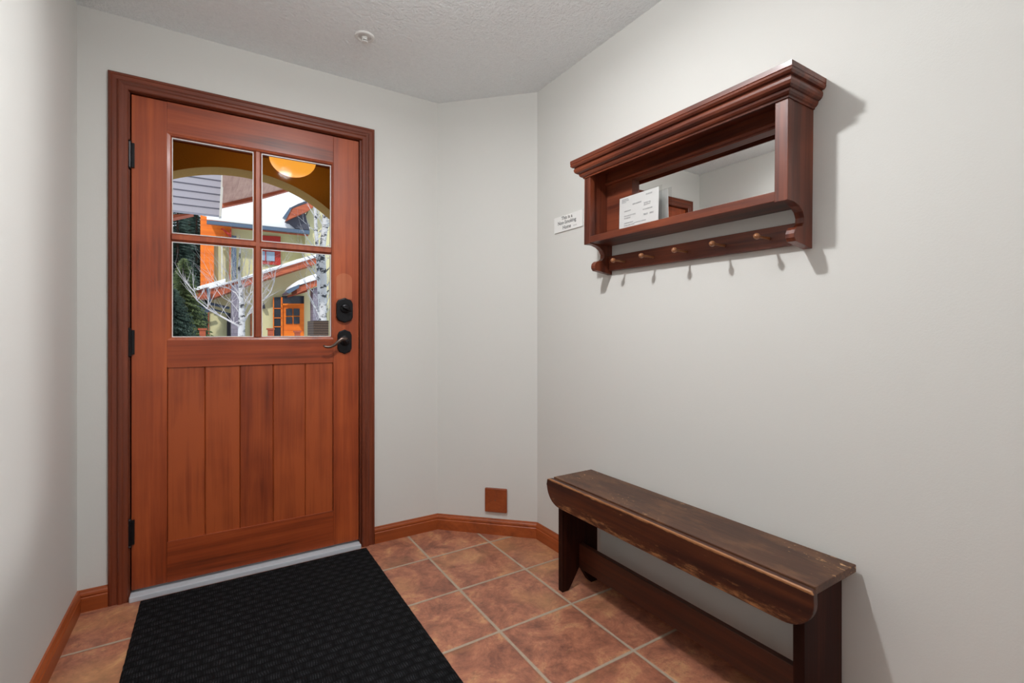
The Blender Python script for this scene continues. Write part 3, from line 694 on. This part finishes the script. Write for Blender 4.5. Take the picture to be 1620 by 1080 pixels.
# its own door with side light and transom
hd = pp('door', [(446,471),(481,471),(481,580),(446,580)], H-1.62, .1, M['siding_o'], house)
bm = bmesh.new()
for (a, b, c, d) in ((452.5,462.5,488,499),(464.5,474,488,499),(452.5,462.5,501,512),(464.5,474,501,512)): pxz(outline([(a,c),(b,c),(b,d),(a,d)], H-1.66), H-1.66, H-1.60, bm)
obj('pane', bm, M['pane_dark'], hd)
for (a, b, c, d) in ((433,446,470,580),(446,481,468,481)):
    f_ = pp('side_light', [(a,c),(b,c),(b,d),(a,d)], H-1.68, .1, M['pane_dark'], house)
bm = bmesh.new()
for v_ in (487,502,516): pxz(outline([(433,v_),(446,v_),(446,v_+1.3),(433,v_+1.3)], H-1.72), H-1.72, H-1.67, bm)
pxz(outline([(444.5,470),(447,470),(447,580),(444.5,580)], H-1.72), H-1.72, H-1.67, bm)
pxz(outline([(446,480),(481,480),(481,482.5),(446,482.5)], H-1.72), H-1.72, H-1.67, bm)
pxz(outline([(432,470),(433.5,470),(433.5,580),(432,580)], H-1.72), H-1.72, H-1.67, bm)
obj('door_surround', bm, M['siding_o'], house)
pp('lower_window', [(359,495),(365,495),(365,580),(359,580)], H-1.6, .1, M['dark'], house)
pp('wall_trim', [(329,474),(330.5,474),(330.5,580),(329,580)], H-1.56, .1, M['fascia'], house)
pp('wall_trim', [(396.5,492),(398.5,492),(398.5,580),(396.5,580)], H-1.6, .1, M['fascia'], house)
lt = pp('lantern', [(415.5,483),(417.2,478),(419,483),(420,488),(415,488)], H-1.75, .15, M['dark'], house)

wp = pp('wicker_box', [(496,507),(520,507),(520,531),(496,531)], 7.2, .5, M['brownbox'])
tag(wp, 'dark brown woven box on a snowbank outside, low behind the right panes', 'box')
bm = bmesh.new()
c0 = at(510, 531.5, 7.45)
lathe(bm, [(.75,-1.3+.0),(.62,-.7),(.5,-.15),(.42,0),(0,.0)], (c0.x, c0.y, c0.z), (0,0,1), 24)
for v in bm.verts: v.co.z = max(v.co.z, -.15)
tag(obj('snowbank', bm, M['snow'], smooth=True), 'white snowbank under the woven box', 'snowbank')
for u_, v_, y_, lab in ((320.5,519,15,'short orange wooden post beside the conifers'), (428,519,15.5,'short orange wooden post before the green wall'), (470.5,523,15.5,'short orange wooden post before the opposite door')):
    a = at(u_, v_, y_)
    bm = bx(a.x-.07, a.x+.07, a.y-.07, a.y+.07, -.12, a.z-.05); box(bm, a.x-.1, a.x+.1, a.y-.1, a.y+.1, a.z-.05, a.z)
    tag(obj('post', bm, M['fascia']), lab, 'post', 'wooden posts')

# ------------------------------------------------------------ trees
def limb(bm, p, d, length, r, depth, up=.25, n=4, seg=5):
    pts = [p]; rr = [r]; d = d.normalized()
    for i in range(n):
        d = (d+Vector((random.uniform(-.16,.16), random.uniform(-.16,.16), random.uniform(-.06,.16)+up*.25))).normalized()
        pts.append(pts[-1]+d*length/n); rr.append(r*(1-.75*(i+1)/n))
    tube(bm, pts, rr, seg)
    if depth:
        for i in range(1, n+1):
            for k in range(2 if depth > 1 else random.choice((1,2))):
                a = random.uniform(0, 2*PI); side = Vector((math.cos(a), math.sin(a), random.uniform(.1,.8)))
                limb(bm, pts[i], d+side*.8, length*random.uniform(.35,.6), rr[i]*.6, depth-1, up, 3, 4)
random.seed(11)
y_ = 9.0
t1 = thing('aspen_tree', (at(383,545,y_).x, y_, -.12), 'slender leafless aspen with white fanning branches before the green house', 'tree')
bm = bmesh.new(); b0 = at(383,560,y_); b0.z = -.12
tr = [b0, at(382,530,y_), at(382.5,500,y_), at(382,480,y_), at(381,460,y_), at(379,445,y_), at(378,425,y_), at(380,395,y_), at(379,372,y_)]
tube(bm, tr, [.055,.052,.046,.038,.030,.024,.016,.010,.004], 8); obj('trunk', bm, M['birch'], t1, smooth=True)
bm = bmesh.new()
expl = [([(382,518),(370,511),(348,499),(328,488),(312,475),(308,462)], .026), ([(382,478),(374,464),(362,456),(345,452)], .018), ([(381,470),(374,458),(365,450),(360,432)], .015),
        ([(383,498),(392,482),(398,470),(405,450),(410,430)], .018), ([(384,513),(392,498),(400,484),(418,474),(428,462),(434,445),(436,428)], .022), ([(383,490),(388,476),(396,464),(399,448)], .014),
        ([(381,462),(388,446),(394,432),(396,410)], .014), ([(380,450),(370,436),(366,418)], .012), ([(383,500),(374,488),(366,478),(352,470)], .014), ([(379,435),(386,418),(390,400)],.010)]
for pts, r in expl:
    P = [at(u, v, y_+random.uniform(-.12,.12)+i*.05*random.choice((-1,1))) for i, (u, v) in enumerate(pts)]
    tube(bm, P, [r*.72*(1-.8*i/len(P)) for i in range(len(P))], 5)
    for i in range(1, len(P)):
        for k in range(3):
            a = random.uniform(0, 2*PI); limb(bm, P[i], Vector((math.cos(a)*.9, math.sin(a)*.5, random.uniform(.4,1.2))), random.uniform(.25,.6), r*.20, 1, .2, 3, 4)
obj('branches', bm, M['twig'], t1)
def birch(px, y, r, label, sd):
    random.seed(sd)
    base = at(px[0][0], px[0][1], y); t = thing('birch_tree', (base.x, y, -.12), label, 'tree')
    bm = bmesh.new(); P = [Vector((base.x, y, -.12))]+[at(u, v, y) for u, v in px]
    tube(bm, P, [r]+[r*(1-.45*i/len(P)) for i in range(len(P)-1)], 10); obj('trunk', bm, M['birch'], t, smooth=True)
    bm = bmesh.new()
    for i in range(2, len(P)):
        for k in range(4):
            a = random.uniform(0, 2*PI); limb(bm, P[i]+(P[i-1]-P[i])*random.random(), Vector((math.cos(a), math.sin(a)*.5, random.uniform(.5,1.3))), random.uniform(.3,.8), r*.22, 1, .3, 3, 4)
    obj('branches', bm, M['birch'], t)
birch([(511,520),(510.5,480),(512,440),(509,400),(514,360),(515,320),(517,280)], 8.4, .060, 'tall pale birch trunk with dark scars nearest the right edge of the door window', 5)
birch([(508,520),(506,470),(504,440),(503,400),(500,370),(499,340),(497,300)], 9.6, .040, 'thinner birch leaning left behind the tall pale birch', 6)
def conifer(x, y, h, r, label, mat, sd):
    random.seed(sd)
    t = thing('conifer_tree', (x, y, -.12), label, 'tree', 'conifers left of the house')
    bm = bmesh.new(); tube(bm, [(x,y,-.12),(x,y,h*.5),(x,y,h-.3)], [r*.09,r*.05,.02], 7); obj('trunk', bm, M['trunk'], t)
    bm = bmesh.new(); n = 58
    for i in range(n):
        f = i/n; z = .3+f*(h-.3); R = r*(1-f)**.8+.08
        for k in range(16):
            a = random.uniform(0, 2*PI); l = R*random.uniform(.7,1.1); dr = Vector((math.cos(a), math.sin(a), -.28)); sd_ = Vector((-math.sin(a), math.cos(a), 0))
            p0 = Vector((x,y,z)); m_ = 5
            for j in range(m_):
                c = p0+dr*l*(j+.6)/m_; s__ = l*.30*(1.15-j/m_)
                for sg in (-1, 1):
                    tip = c+sd_*sg*s__+dr*s__*.7+Vector((0,0,random.uniform(-.12,.08)*s__*3))
                    q = [c, c+dr*s__*.45+Vector((0,0,.06*s__)), tip]
                    bm.faces.new([bm.verts.new(v) for v in q])
                bm.faces.new([bm.verts.new(c+Vector((0,0,.03))), bm.verts.new(c-Vector((0,0,s__*.35))), bm.verts.new(c+dr*s__*.9-Vector((0,0,s__*.2)))])
    me = obj('foliage', bm, mat, t)
sp_ = [(at(281,500,30).x, 30, 9.2, 1.7, 'tall dark conifer behind, leftmost beyond the door panes', M['needle'], 1),
       (at(311,500,34).x, 34, 9.8, 1.9, 'tall dark conifer behind, nearest the orange siding', M['needle'], 2),
       (at(290,500,16.5).x, 16.5, 3.25, .85, 'low yellow-green young conifer in front of the dark conifers', M['needle2'], 4),
       (at(306,500,27.4).x, 27.4, 3.9, .9, 'short bushy conifer beside the green house wall', M['needle'], 5),
       (at(274,520,13).x, 13, 2.1, .7, 'small conifer low at the left edge of the door window', M['needle'], 8),
       (at(300,500,42).x, 42, 12.5, 3.2, 'broad tall conifer farthest behind, filling the gap between the two tall dark conifers', M['needle'], 12),
       (at(466,330,34).x, 34, 12.5, 1.3, 'conifer tip showing above the snowy roof right of the glazing bar', M['needle'], 9),
       (at(424,330,40).x, 40, 14.2, 1.5, 'conifer tip showing above the snowy roof beside the glazing bar', M['needle'], 10)]
for a in sp_: conifer(*a)
for o in bpy.data.objects:
    if '_org' in o: del o['_org']
